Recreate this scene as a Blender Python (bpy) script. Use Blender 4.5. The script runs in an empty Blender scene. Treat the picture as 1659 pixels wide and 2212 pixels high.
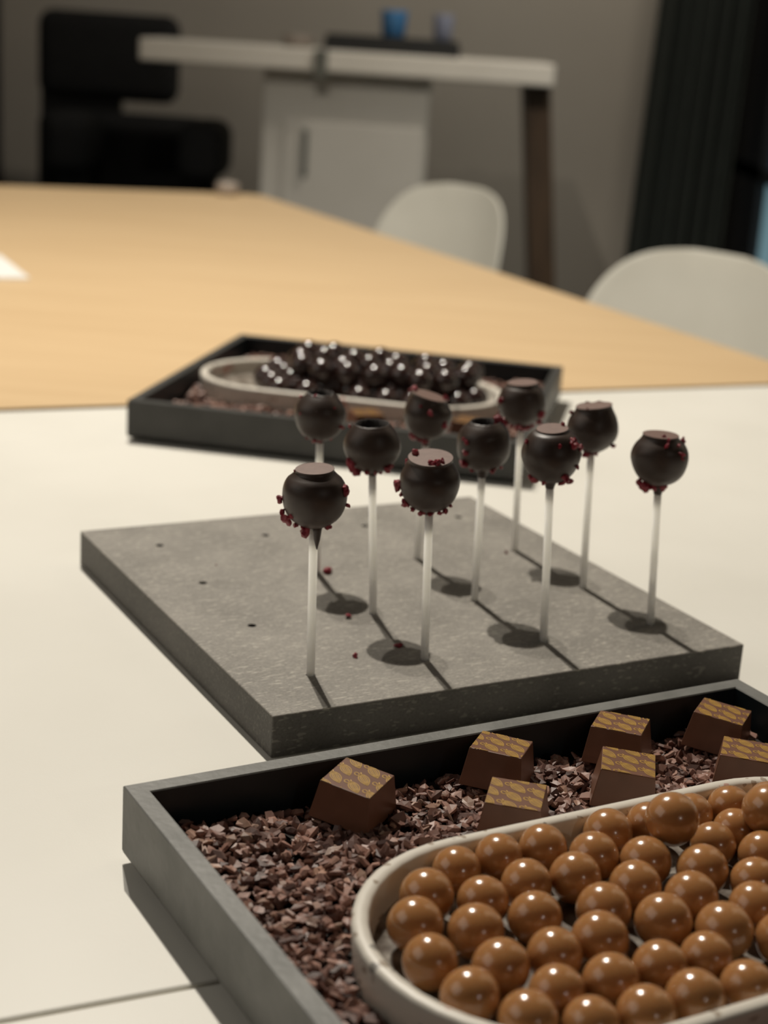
import bpy, bmesh, math, random
import numpy as np
from mathutils import Vector, Matrix

# ------------------------------------------------------------------ camera
scene = bpy.context.scene
col = scene.collection
PITCH, ROLL, FPX = math.radians(16.75), math.radians(3.79), 3452.5
CAMZ = 1.106
cp, sp, cr_, sr = math.cos(PITCH), math.sin(PITCH), math.cos(ROLL), math.sin(ROLL)
fwd = Vector((0, cp, -sp)); r0 = Vector((1, 0, 0)); u0 = Vector((0, sp, cp))
rgt = cr_*r0 + sr*u0; upv = -sr*r0 + cr_*u0
cam_d = bpy.data.cameras.new('camera')
cam = bpy.data.objects.new('camera', cam_d); col.objects.link(cam)
cam.matrix_world = Matrix(((rgt.x, upv.x, -fwd.x, 0), (rgt.y, upv.y, -fwd.y, 0), (rgt.z, upv.z, -fwd.z, CAMZ), (0, 0, 0, 1)))
cam_d.sensor_fit = 'HORIZONTAL'; cam_d.sensor_width = 36.0
cam_d.lens = FPX*36.0/1659.0
cam_d.clip_start = 0.02; cam_d.clip_end = 50
cam_d.dof.use_dof = True; cam_d.dof.focus_distance = 0.78
cam_d.dof.aperture_fstop = cam_d.lens/1000/0.0078
scene.camera = cam

# ------------------------------------------------------------------ world, lamps, exposure
scene.view_settings.view_transform = 'Standard'
scene.view_settings.look = 'None'
scene.view_settings.exposure = 0.0
scene.view_settings.gamma = 1.0
scene.view_settings.use_curve_mapping = False
w = bpy.data.worlds.new('world'); scene.world = w; w.use_nodes = True
w.node_tree.nodes['Background'].inputs[0].default_value = (1.0, 0.93, 0.82, 1)
w.node_tree.nodes['Background'].inputs[1].default_value = 0.012

def spot(name, loc, target, watts, angle, blend, radius, color):
    d = bpy.data.lights.new(name, 'SPOT'); d.energy = watts; d.spot_size = math.radians(angle)
    d.spot_blend = blend; d.shadow_soft_size = radius; d.color = color
    o = bpy.data.objects.new(name, d); col.objects.link(o); o.location = loc
    o.rotation_euler = (Vector(target)-Vector(loc)).to_track_quat('-Z', 'Y').to_euler()
    return o
WARM = (1.0, 0.93, 0.81)
# two track spots over the long table, a third one behind the photographer
spot('track_spot', (-0.38, 1.90, 2.56), (0.1, 1.20, 0.74), 128, 168, 0.25, 0.014, WARM)
spot('track_spot', (-0.53, 2.12, 2.56), (0.0, 1.20, 0.74), 50, 168, 0.25, 0.014, WARM)
spot('track_spot', (1.97, -2.20, 2.56), (0.0, 0.9, 0.74), 15, 70, 0.8, 0.03, (1.0, 0.92, 0.8))

def panel(name, loc, target, watts, size, color):
    d = bpy.data.lights.new(name, 'AREA'); d.energy = watts; d.shape = 'RECTANGLE'; d.size, d.size_y = size; d.color = color
    o = bpy.data.objects.new(name, d); col.objects.link(o); o.location = loc
    o.rotation_euler = (Vector(target)-Vector(loc)).to_track_quat('-Z', 'Y').to_euler()
    return o
panel('left_fill', (-2.3, 0.35, 2.45), (0.0, 0.85, 0.74), 11.5, (2.4, 1.6), (1.0, 0.93, 0.82))     # unseen soft fill light added on the left side
panel('back_fill', (0.55, 3.75, 2.55), (0.62, 5.4, 1.0), 19, (0.9, 0.12), (1.0, 0.92, 0.80))         # unseen fill light added to brighten the back of the room

# ------------------------------------------------------------------ materials
def nodes_of(name):
    m = bpy.data.materials.new(name); m.use_nodes = True
    return m, m.node_tree.nodes, m.node_tree.links, m.node_tree.nodes['Principled BSDF']
def plain(name, c, rough=0.5, **kw):
    m, n, l, b = nodes_of(name)
    b.inputs['Base Color'].default_value = (*c, 1); b.inputs['Roughness'].default_value = rough
    for k, v in kw.items(): b.inputs[k.replace('_', ' ')].default_value = v
    return m
def noisy(name, c1, c2, scale, rough=0.5, bump=0.0, stretch=(1, 1, 1), detail=4, lo=0.35, hi=0.65, bscale=None, **kw):
    m, n, l, b = nodes_of(name)
    tc = n.new('ShaderNodeTexCoord'); mp = n.new('ShaderNodeMapping'); l.new(tc.outputs['Object'], mp.inputs[0])
    mp.inputs['Scale'].default_value = stretch
    t = n.new('ShaderNodeTexNoise'); t.inputs['Scale'].default_value = scale; t.inputs['Detail'].default_value = detail
    l.new(mp.outputs[0], t.inputs['Vector'])
    r = n.new('ShaderNodeValToRGB'); r.color_ramp.elements[0].position = lo; r.color_ramp.elements[1].position = hi
    r.color_ramp.elements[0].color = (*c1, 1); r.color_ramp.elements[1].color = (*c2, 1)
    l.new(t.outputs['Fac'], r.inputs[0]); l.new(r.outputs[0], b.inputs['Base Color'])
    b.inputs['Roughness'].default_value = rough
    for k, v in kw.items(): b.inputs[k.replace('_', ' ')].default_value = v
    if bump:
        t2 = n.new('ShaderNodeTexNoise'); t2.inputs['Scale'].default_value = bscale or scale*3; t2.inputs['Detail'].default_value = 3
        l.new(mp.outputs[0], t2.inputs['Vector'])
        bp = n.new('ShaderNodeBump'); bp.inputs['Strength'].default_value = bump; bp.inputs['Distance'].default_value = 0.001
        l.new(t2.outputs['Fac'], bp.inputs['Height']); l.new(bp.outputs[0], b.inputs['Normal'])
    return m

M = {}
M['white_top'] = noisy('white_laminate', (0.80, 0.775, 0.71), (0.845, 0.82, 0.755), 6, 0.42, 0.06, bscale=900)
M['oak'] = noisy('oak_veneer', (0.67, 0.475, 0.270), (0.73, 0.53, 0.310), 5, 0.42, 0.0, stretch=(0.7, 7, 1), detail=5, lo=0.3, hi=0.7)
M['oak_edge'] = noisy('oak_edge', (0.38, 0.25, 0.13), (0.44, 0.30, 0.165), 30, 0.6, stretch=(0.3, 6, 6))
M['metal_leg'] = plain('grey_table_leg', (0.25, 0.25, 0.25), 0.4, Metallic=0.6)
M['tray'] = noisy('grey_painted_wood', (0.135, 0.135, 0.125), (0.19, 0.188, 0.176), 40, 0.5, 0.25, stretch=(1, 1, 1), bscale=260)
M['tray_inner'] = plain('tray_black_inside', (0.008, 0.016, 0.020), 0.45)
M['tray_rear'] = noisy('charcoal_painted_wood', (0.032, 0.032, 0.029), (0.045, 0.044, 0.041), 40, 0.5, 0.2, bscale=260)
M['tray_dark'] = plain('tray_underside', (0.03, 0.03, 0.028), 0.7)
M['shell'] = noisy('white_chair_shell', (0.60, 0.58, 0.51), (0.64, 0.62, 0.55), 6, 0.45)
M['black'] = noisy('black_upholstery', (0.003, 0.003, 0.003), (0.005, 0.005, 0.005), 30, 0.9)
M['black_plastic'] = plain('black_plastic', (0.004, 0.004, 0.004), 0.6)
M['wall'] = noisy('taupe_wall_paint', (0.36, 0.325, 0.275), (0.385, 0.35, 0.30), 2, 0.85)
M['floor'] = noisy('dark_carpet', (0.035, 0.033, 0.030), (0.055, 0.05, 0.046), 120, 0.95)
M['counter'] = noisy('off_white_counter', (0.44, 0.415, 0.37), (0.47, 0.445, 0.40), 4, 0.5)
M['counter_top'] = noisy('pale_counter_top', (0.62, 0.585, 0.52), (0.66, 0.625, 0.56), 4, 0.5)
M['brownwood'] = noisy('brown_stained_wood', (0.040, 0.022, 0.010), (0.065, 0.036, 0.016), 12, 0.55, stretch=(6, 6, 0.6))
M['curtain'] = noisy('dark_green_curtain', (0.020, 0.025, 0.020), (0.030, 0.036, 0.030), 40, 0.9, stretch=(3, 3, 0.4))
M['frame'] = plain('dark_window_frame', (0.006, 0.007, 0.009), 0.5)
M['blue'] = plain('blue_plastic', (0.06, 0.20, 0.42), 0.4)
M['paleblue'] = plain('pale_blue_cup', (0.25, 0.27, 0.36), 0.4)
M['pink'] = plain('pale_pink_ceramic', (0.30, 0.255, 0.22), 0.4)
M['clampgrey'] = plain('grey_metal', (0.13, 0.135, 0.12), 0.4, Metallic=0.3)
M['paper'] = noisy('white_paper', (0.82, 0.81, 0.78), (0.86, 0.85, 0.82), 20, 0.7)
M['coat'] = noisy('dark_chocolate', (0.034, 0.0205, 0.0155), (0.048, 0.030, 0.0225), 120, 0.42, 0.10, bscale=160, Specular_IOR_Level=0.45)
M['disc'] = noisy('chocolate_face_lit', (0.160, 0.094, 0.076), (0.185, 0.112, 0.090), 300, 0.55)  # same chocolate as the coat; strong light and sheen put into a paler colour
M['hollow'] = plain('dark_chocolate_hollow', (0.014, 0.009, 0.007), 0.75)
M['crumb'] = noisy('freeze_dried_raspberry', (0.11, 0.003, 0.011), (0.38, 0.014, 0.036), 500, 0.28, 0.3, bscale=900)
M['stick'] = plain('paper_lollipop_stick', (0.96, 0.95, 0.88), 0.5, Subsurface_Weight=1.0, Subsurface_Radius=(1.0, 0.95, 0.8), Subsurface_Scale=0.03)
M['caramel'] = noisy('caramel_glaze', (0.405, 0.200, 0.077), (0.455, 0.226, 0.088), 90, 0.20, 0.04, bscale=60, Subsurface_Weight=0.8, Subsurface_Radius=(1.0, 0.6, 0.35), Subsurface_Scale=0.007, Coat_Weight=0.6, Coat_Roughness=0.05)
M['darkball'] = noisy('dark_glaze', (0.022, 0.009, 0.007), (0.040, 0.017, 0.013), 60, 0.20, 0.04, bscale=80, Coat_Weight=1.0, Coat_Roughness=0.10)
M['milk'] = noisy('milk_chocolate', (0.150, 0.066, 0.038), (0.175, 0.078, 0.046), 80, 0.36, 0.05, bscale=150)
M['milktop'] = noisy('milk_chocolate_face', (0.170, 0.078, 0.048), (0.195, 0.092, 0.058), 80, 0.36)
M['goldline'] = plain('gold_print', (0.52, 0.30, 0.065), 0.45)
M['goldfill'] = plain('gold_print_wash', (0.198, 0.096, 0.053), 0.45)
M['liner_shaded'] = noisy('shaded_dish_floor', (0.10, 0.075, 0.055), (0.42, 0.38, 0.33), 90, 0.5, lo=0.4, hi=0.75)  # greyish liner, with the shade between the balls put into its colour
M['heap'] = noisy('cocoa_nib_bed', (0.012, 0.007, 0.006), (0.03, 0.018, 0.014), 300, 0.8)

def emissive(name, c, e):
    m, n, l, b = nodes_of(name)
    b.inputs['Base Color'].default_value = (c[0]*.2, c[1]*.2, c[2]*.2, 1); b.inputs['Roughness'].default_value = 0.15
    b.inputs['Emission Color'].default_value = (*c, 1); b.inputs['Emission Strength'].default_value = e
    return m
M['pane'] = emissive('dusk_window_pane', (0.10, 0.20, 0.32), 0.045)
M['pane_low'] = emissive('bright_window_pane', (0.36, 0.60, 0.68), 0.32)

def mdf(k, nm):
    m, n, l, b = nodes_of(nm)
    tc = n.new('ShaderNodeTexCoord')
    big = n.new('ShaderNodeTexNoise'); big.inputs['Scale'].default_value = 26; big.inputs['Detail'].default_value = 6
    l.new(tc.outputs['Object'], big.inputs['Vector'])
    r = n.new('ShaderNodeValToRGB'); r.color_ramp.elements[0].position = 0.3; r.color_ramp.elements[1].position = 0.72
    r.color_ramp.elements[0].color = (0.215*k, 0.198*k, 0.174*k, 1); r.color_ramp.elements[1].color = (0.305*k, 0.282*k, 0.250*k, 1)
    l.new(big.outputs['Fac'], r.inputs[0])
    fine = n.new('ShaderNodeTexNoise'); fine.inputs['Scale'].default_value = 700; fine.inputs['Detail'].default_value = 2
    l.new(tc.outputs['Object'], fine.inputs['Vector'])
    mixf = n.new('ShaderNodeMixRGB'); mixf.blend_type = 'MULTIPLY'; mixf.inputs[0].default_value = 0.45
    rf = n.new('ShaderNodeValToRGB'); rf.color_ramp.elements[0].position = 0.3; rf.color_ramp.elements[1].position = 0.6
    rf.color_ramp.elements[0].color = (0.45, 0.45, 0.45, 1); rf.color_ramp.elements[1].color = (1.08, 1.08, 1.08, 1)
    l.new(fine.outputs['Fac'], rf.inputs[0]); l.new(r.outputs[0], mixf.inputs[1]); l.new(rf.outputs[0], mixf.inputs[2])
    last = mixf.outputs[0]
    for ang, sc in ((0.4, 1.0), (1.5, 1.25), (2.6, 1.1)):      # pale wood fibres lying in several directions
        mp = n.new('ShaderNodeMapping'); mp.inputs['Rotation'].default_value = (0, 0, ang)
        mp.inputs['Scale'].default_value = (130*sc, 900*sc, 400); l.new(tc.outputs['Object'], mp.inputs[0])
        t = n.new('ShaderNodeTexNoise'); t.inputs['Scale'].default_value = 1.0; t.inputs['Detail'].default_value = 1
        l.new(mp.outputs[0], t.inputs['Vector'])
        rr = n.new('ShaderNodeValToRGB'); rr.color_ramp.elements[0].position = 0.67; rr.color_ramp.elements[1].position = 0.73
        l.new(t.outputs['Fac'], rr.inputs[0])
        mx = n.new('ShaderNodeMixRGB'); mx.inputs[2].default_value = (0.48*k, 0.445*k, 0.385*k, 1)
        l.new(rr.outputs[0], mx.inputs[0]); l.new(last, mx.inputs[1]); last = mx.outputs[0]
    l.new(last, b.inputs['Base Color']); b.inputs['Roughness'].default_value = 0.62
    bp = n.new('ShaderNodeBump'); bp.inputs['Strength'].default_value = 0.25; bp.inputs['Distance'].default_value = 0.0006
    l.new(fine.outputs['Fac'], bp.inputs['Height']); l.new(bp.outputs[0], b.inputs['Normal'])
    return m
M['mdf'] = mdf(1.0, 'grey_mdf'); M['mdf_side_shade'] = mdf(0.36, 'grey_mdf_shaded_side')  # board sides: same fibreboard, darkened so their shade sits in the colour

def terrazzo():
    m, n, l, b = nodes_of('speckled_cream_plaster')
    tc = n.new('ShaderNodeTexCoord')
    last = None
    base = n.new('ShaderNodeRGB'); base.outputs[0].default_value = (0.74, 0.69, 0.61, 1); last = base.outputs[0]
    for sc, thr, colr, seed in ((190, 0.72, (0.30, 0.22, 0.15), 0.0), (62, 0.84, (0.55, 0.25, 0.20), 3.1), (105, 0.86, (0.14, 0.13, 0.12), 7.7)):
        mp = n.new('ShaderNodeMapping'); mp.inputs['Location'].default_value = (seed, seed*1.3, seed*.7); l.new(tc.outputs['Object'], mp.inputs[0])
        nz = n.new('ShaderNodeTexNoise'); nz.inputs['Scale'].default_value = 220; l.new(mp.outputs[0], nz.inputs['Vector'])
        ad = n.new('ShaderNodeMixRGB'); ad.blend_type = 'ADD'; ad.inputs[0].default_value = 0.006; l.new(mp.outputs[0], ad.inputs[1]); l.new(nz.outputs['Color'], ad.inputs[2])
        v = n.new('ShaderNodeTexVoronoi'); v.inputs['Scale'].default_value = sc; l.new(ad.outputs[0], v.inputs['Vector'])
        sep = n.new('ShaderNodeSeparateColor'); l.new(v.outputs['Color'], sep.inputs[0])
        g = n.new('ShaderNodeMath'); g.operation = 'GREATER_THAN'; g.inputs[1].default_value = thr; l.new(sep.outputs[0], g.inputs[0])
        ls = n.new('ShaderNodeMath'); ls.operation = 'LESS_THAN'; ls.inputs[1].default_value = 0.32; l.new(v.outputs['Distance'], ls.inputs[0])
        mu = n.new('ShaderNodeMath'); mu.operation = 'MULTIPLY'; l.new(g.outputs[0], mu.inputs[0]); l.new(ls.outputs[0], mu.inputs[1])
        m2 = n.new('ShaderNodeMath'); m2.operation = 'MULTIPLY'; m2.inputs[1].default_value = 0.75; l.new(mu.outputs[0], m2.inputs[0])
        mx = n.new('ShaderNodeMixRGB'); l.new(m2.outputs[0], mx.inputs[0]); l.new(last, mx.inputs[1]); mx.inputs[2].default_value = (*colr, 1); last = mx.outputs[0]
    l.new(last, b.inputs['Base Color']); b.inputs['Roughness'].default_value = 0.42
    return m
M['dish'] = terrazzo()

def nib_mat(name, per_object):
    m, n, l, b = nodes_of(name)
    if per_object:
        g = n.new('ShaderNodeObjectInfo'); src = g.outputs['Random']
    else:
        g = n.new('ShaderNodeNewGeometry'); src = g.outputs['Random Per Island']
    r = n.new('ShaderNodeValToRGB'); e = r.color_ramp.elements
    e[0].position = 0.0; e[0].color = (0.088, 0.043, 0.034, 1)
    e[1].position = 1.0; e[1].color = (0.52, 0.30, 0.215, 1)
    for pos, c in ((0.25, (0.15, 0.074, 0.057)), (0.55, (0.275, 0.143, 0.108)), (0.85, (0.40, 0.22, 0.168)), (0.93, (0.27, 0.17, 0.126))):
        x = e.new(pos); x.color = (*c, 1)
    l.new(src, r.inputs[0])
    tc = n.new('ShaderNodeTexCoord'); t = n.new('ShaderNodeTexNoise'); t.inputs['Scale'].default_value = 500; l.new(tc.outputs['Object'], t.inputs['Vector'])
    mx = n.new('ShaderNodeMixRGB'); mx.blend_type = 'MULTIPLY'; mx.inputs[0].default_value = 0.15
    l.new(r.outputs[0], mx.inputs[1]); l.new(t.outputs['Color'], mx.inputs[2])
    l.new(mx.outputs[0], b.inputs['Base Color']); b.inputs['Roughness'].default_value = 0.5
    return m
M['nib_stuff'] = nib_mat('cocoa_nibs_loose', False)
M['nib'] = nib_mat('cocoa_nib_single', True)

# ------------------------------------------------------------------ helpers
def mesh_data(name, verts, faces, mat, smooth=False):
    me = bpy.data.meshes.new(name); me.from_pydata([tuple(v) for v in verts], [], faces)
    mats = mat if isinstance(mat, list) else [mat]
    for mm in mats: me.materials.append(mm)
    me.update()
    if smooth:
        me.polygons.foreach_set('use_smooth', [True]*len(me.polygons))
    return me
def link(name, data, parent=None, loc=(0, 0, 0), rot=(0, 0, 0)):
    o = bpy.data.objects.new(name, data); col.objects.link(o)
    if parent is not None: o.parent = parent
    o.location = loc; o.rotation_euler = rot
    return o
def tag(o, label=None, cat=None, group=None, kind=None):
    if label: o['label'] = label
    if cat: o['category'] = cat
    if group: o['group'] = group
    if kind: o['kind'] = kind
    return o
def thing(name, label, cat, loc=(0, 0, 0), rotz=0.0, group=None):
    o = bpy.data.objects.new(name, None); col.objects.link(o); o.empty_display_size = 0.05
    o.location = loc; o.rotation_euler = (0, 0, rotz)
    return tag(o, label, cat, group)
def bm_to(name, bm, mat, smooth=False):
    me = bpy.data.meshes.new(name); bmesh.ops.recalc_face_normals(bm, faces=bm.faces[:]); bm.to_mesh(me); bm.free()
    me.materials.append(mat)
    if smooth: me.polygons.foreach_set('use_smooth', [True]*len(me.polygons))
    return me
def box_mesh(name, x0, x1, y0, y1, z0, z1, mat, bevel=0.0, seg=2, smooth=False):
    bm = bmesh.new(); bmesh.ops.create_cube(bm, size=1)
    for v in bm.verts:
        v.co = Vector(((x0+x1)/2+v.co.x*(x1-x0), (y0+y1)/2+v.co.y*(y1-y0), (z0+z1)/2+v.co.z*(z1-z0)))
    if bevel: bmesh.ops.bevel(bm, geom=bm.edges[:], offset=bevel, segments=seg, profile=0.5, affect='EDGES')
    return bm_to(name, bm, mat, smooth)
def box(name, x0, x1, y0, y1, z0, z1, mat, parent=None, bevel=0.0, seg=2, smooth=False):
    return link(name, box_mesh(name, x0, x1, y0, y1, z0, z1, mat, bevel, seg, smooth), parent)
def prism(name, poly, z0, z1, mat, parent=None, bevel=0.0):
    bm = bmesh.new(); vs = [bm.verts.new((x, y, z1)) for x, y in poly]; f = bm.faces.new(vs)
    r = bmesh.ops.extrude_face_region(bm, geom=[f])
    for g in r['geom']:
        if isinstance(g, bmesh.types.BMVert): g.co.z = z0
    if bevel: bmesh.ops.bevel(bm, geom=bm.edges[:], offset=bevel, segments=2, profile=0.5, affect='EDGES')
    return link(name, bm_to(name, bm, mat), parent)
def lathe(prof, seg, cap0=True, cap1=True):
    V = []; F = []
    for (r, z) in prof:
        for k in range(seg):
            a = 2*math.pi*k/seg; V.append(Vector((r*math.cos(a), r*math.sin(a), z)))
    for i in range(len(prof)-1):
        for k in range(seg):
            k2 = (k+1) % seg
            F.append((i*seg+k, i*seg+k2, (i+1)*seg+k2, (i+1)*seg+k))
    if cap0: F.append(tuple(range(seg-1, -1, -1)))
    if cap1: F.append(tuple((len(prof)-1)*seg+k for k in range(seg)))
    return V, F
def tube(name, p, q, r0, r1, mat, parent=None, seg=14):
    p = Vector(p); q = Vector(q); d = q-p
    V, F = lathe([(r0, 0), (r1, d.length)], seg)
    mt = d.to_track_quat('Z', 'Y').to_matrix()
    V = [p+mt@v for v in V]
    o = link(name, mesh_data(name, V, F, mat), parent)
    for pl in o.data.polygons: pl.use_smooth = len(pl.vertices) == 4
    return o
RNG = random.Random(11)
TZ = 0.7397            # top of the white tables

# ------------------------------------------------------------------ data measured for the set-up
TRAY = ([-0.1079, 0.6445, 0.777], 29.7)
FTRAY = ([-0.2345, 1.3862], -10.5, 0.355)
BOARD = ([-0.0357, 0.8174, 0.7637], 28.824, [0.041, 0.2714, 0.0441, 0.2818])
POPS = {'A': {'base': [-0.0344, 0.8171, 0.7637], 'c': [-0.0376, 0.8171, 0.8663], 'r': 0.01751, 'disc': 0.6, 'crumbs': [[0.903, -0.276, 0.33, 0.23], [-1.082, -0.086, -0.123, 0.12], [-0.676, -0.066, 0.734, 0.07], [-1.012, -0.209, -0.552, 0.14], [-0.788, -0.26, -0.762, 0.22], [-0.652, -0.563, -0.508, 0.12], [-0.521, -0.274, -0.854, 0.14], [-0.176, -0.321, -1.067, 0.2], [0.491, -0.235, -0.879, 0.12], [1.015, -0.017, -0.217, 0.08], [-0.284, -0.294, -0.957, 0.12]]}, 'B': {'base': [-0.0025, 0.9206, 0.7637], 'c': [-0.0096, 0.9206, 0.8697], 'r': 0.01678, 'disc': 0.62, 'crumbs': [[-0.633, -0.537, -0.558, 0.22], [-0.516, -0.25, -0.954, 0.18], [0.584, -0.501, -0.639, 0.15], [-0.928, 0.162, 0.671, 0.09], [0.166, -0.519, -0.839, 0.1], [-0.134, -0.473, -0.871, 0.12], [0.745, -0.155, -0.634, 0.1]]}, 'C': {'base': [0.0287, 0.8506, 0.7637], 'c': [0.0243, 0.8506, 0.8686], 'r': 0.01662, 'disc': 0.76, 'crumbs': [[-0.558, 0.247, 0.829, 0.13], [-0.773, 0.19, 0.601, 0.12], [-0.034, -0.55, 0.834, 0.14], [0.157, -0.538, 0.828, 0.13], [0.316, -0.396, 0.862, 0.12], [0.056, -0.537, 0.842, 0.1], [-1.074, -0.004, -0.125, 0.19], [-0.812, -0.182, -0.734, 0.14], [-0.539, -0.238, -0.907, 0.1], [-0.202, -0.273, -0.999, 0.13], [0.098, -0.278, -0.987, 0.15], [0.58, -0.256, -0.856, 0.11], [-0.971, -0.099, -0.455, 0.07], [0.365, -0.273, -0.939, 0.1], [0.75, -0.217, -0.699, 0.08], [-0.695, -0.21, -0.822, 0.08]]}, 'D': {'base': [0.061, 0.9563, 0.7637], 'c': [0.0586, 0.9563, 0.8658], 'r': 0.01712, 'disc': 0.54, 'crumbs': [[-0.649, -0.733, 0.205, 0.12], [-0.661, -0.734, -0.158, 0.15], [-0.76, -0.575, 0.302, 0.06], [0.686, 0.16, 0.803, 0.2], [-0.635, -0.483, -0.603, 0.22], [0.382, -0.5, -0.777, 0.13], [0.652, -0.227, -0.746, 0.12], [-0.339, -0.206, -0.902, 0.1]]}, 'E': {'base': [0.0999, 0.8917, 0.7637], 'c': [0.0938, 0.8917, 0.8792], 'r': 0.01731, 'disc': 0.54, 'crumbs': [[0.597, -0.509, 0.619, 0.12], [0.892, -0.319, 0.321, 0.15], [0.621, -0.623, 0.475, 0.15], [0.178, -0.856, 0.485, 0.1], [-0.858, -0.282, 0.43, 0.08], [-0.5, -0.169, -0.871, 0.16], [0.454, -0.709, -0.54, 0.2], [0.451, -0.277, -0.902, 0.14], [0.647, -0.283, -0.845, 0.14], [-0.196, -0.413, -0.89, 0.08], [0.344, 0.206, 0.954, 0.1], [0.816, -0.519, -0.254, 0.1], [-0.645, -0.132, -0.787, 0.08]]}, 'F': {'base': [0.1338, 0.9945, 0.7637], 'c': [0.1292, 0.9945, 0.8722], 'r': 0.01654, 'disc': 0.7, 'crumbs': [[-0.84, -0.007, 0.543, 0.1], [-0.335, -0.604, 0.723, 0.05], [-0.2, -0.212, -1.014, 0.15], [0.165, -0.247, -0.96, 0.1], [0.891, -0.268, -0.648, 0.13], [-0.033, -0.226, -0.979, 0.1]]}, 'G': {'base': [0.1696, 0.9327, 0.7637], 'c': [0.1633, 0.9327, 0.8704], 'r': 0.01698, 'disc': 0.65, 'crumbs': [[0.138, -0.664, 0.735, 0.1], [0.062, -0.778, 0.625, 0.1], [0.483, -0.609, 0.63, 0.09], [0.597, -0.705, 0.383, 0.12], [0.64, -0.737, 0.218, 0.08], [-0.013, -0.374, 0.927, 0.08], [0.746, 0.042, 0.683, 0.12], [-0.636, -0.102, -0.846, 0.16], [-0.427, -0.177, -0.998, 0.2], [-0.112, -0.224, -0.964, 0.17], [0.173, -0.266, -0.934, 0.14], [-0.278, -0.204, -1.002, 0.15]]}, 'H': {'base': [0.0246, 1.0324, 0.7637], 'c': [0.0247, 1.0324, 0.8637], 'r': 0.01594, 'disc': 0.75, 'crumbs': [[-0.714, 0.2, 0.779, 0.18], [0.709, 0.166, 0.781, 0.18], [0.051, -0.946, 0.32, 0.15], [-0.334, -0.772, 0.541, 0.08], [-0.542, -0.193, -0.877, 0.22], [-0.052, -0.235, -1.009, 0.17], [0.709, -0.681, -0.182, 0.14], [0.967, -0.076, -0.225, 0.08], [-0.286, -0.215, -0.947, 0.16]]}, 'I': {'base': [0.0931, 1.0653, 0.7637], 'c': [0.0887, 1.0653, 0.8694], 'r': 0.01639, 'disc': 0.62, 'crumbs': [[-0.892, -0.441, 0.102, 0.16], [-0.663, -0.131, -0.837, 0.22], [-0.908, -0.028, -0.466, 0.11], [-0.063, -0.419, -0.906, 0.22], [0.266, -0.239, -0.976, 0.2], [0.741, -0.598, -0.307, 0.17], [0.768, -0.219, -0.7, 0.17], [0.51, -0.24, -0.887, 0.12], [-0.335, -0.185, -0.957, 0.15]]}, 'J': {'base': [-0.0414, 0.9907, 0.7637], 'c': [-0.0445, 0.9907, 0.8692], 'r': 0.01649, 'disc': 0.5, 'crumbs': [[-0.753, 0.115, 0.622, 0.12], [-0.246, -0.618, 0.747, 0.07], [0.557, -0.692, 0.459, 0.06], [-0.722, -0.673, 0.161, 0.06], [-0.157, -0.436, -0.886, 0.14], [0.844, -0.466, -0.265, 0.13], [-0.442, -0.224, -0.853, 0.08], [0.066, -0.229, -0.971, 0.08]]}}
LOOSE = [[-0.0341, 0.9903, 0.7637, 0.0045], [-0.0172, 0.9105, 0.7637, 0.003], [0.0134, 0.8672, 0.7637, 0.0032], [-0.0112, 0.8471, 0.7637, 0.0022], [0.0865, 1.0566, 0.7637, 0.002], [-0.1074, 0.9904, 0.7637, 0.001]]
BALLS = [[0.1053, -0.1142, 0.0105], [0.1273, -0.1125, 0.0107], [0.1498, -0.1126, 0.0108], [0.0823, -0.1287, 0.0113], [0.1019, -0.1403, 0.0108], [0.1254, -0.1364, 0.011], [0.1477, -0.1398, 0.0112], [0.1662, -0.1272, 0.011], [0.1843, -0.1131, 0.0113], [0.2077, -0.1123, 0.0105], [0.232, -0.112, 0.0102], [0.2546, -0.1121, 0.0103], [0.2763, -0.1144, 0.01], [0.2426, -0.1298, 0.01], [0.2234, -0.138, 0.0103], [0.1846, -0.1399, 0.0112], [0.2022, -0.1556, 0.0115], [0.2373, -0.1539, 0.0107], [0.0674, -0.1459, 0.0114], [0.0871, -0.159, 0.0113], [0.1145, -0.1595, 0.0111], [0.1436, -0.1655, 0.0114], [0.1672, -0.1551, 0.0112], [0.1828, -0.1725, 0.0114], [0.2183, -0.171, 0.0106], [0.2032, -0.1883, 0.0112], [0.1606, -0.1822, 0.0118], [0.1792, -0.1973, 0.0117], [0.0599, -0.1701, 0.011], [0.0823, -0.1841, 0.0115], [0.1065, -0.1847, 0.0111], [0.1291, -0.1832, 0.0114], [0.0617, -0.1958, 0.0113], [0.0931, -0.2054, 0.0108], [0.1158, -0.2078, 0.0111], [0.139, -0.2075, 0.0108], [0.1604, -0.2093, 0.0106], [0.1626, -0.2307, 0.0105], [0.1973, -0.2112, 0.011], [0.0738, -0.2159, 0.0111], [0.0934, -0.2268, 0.0106], [0.1154, -0.2301, 0.0111], [0.138, -0.2298, 0.0114], [0.2663, -0.1651, 0.0115], [0.2483, -0.2214, 0.0115], [0.238, -0.1999, 0.0115], [0.2908, -0.1648, 0.0115], [0.2794, -0.1877, 0.0115], [0.2987, -0.2103, 0.0115], [0.2625, -0.1402, 0.0115], [0.3106, -0.15, 0.0115], [0.2935, -0.1291, 0.0115], [0.2716, -0.2098, 0.0115], [0.2251, -0.2207, 0.0115], [0.3104, -0.1777, 0.0115], [0.2426, -0.1756, 0.0115]]
TOPB = [[0.2026, -0.1324], [0.2501, -0.1414]]


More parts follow.
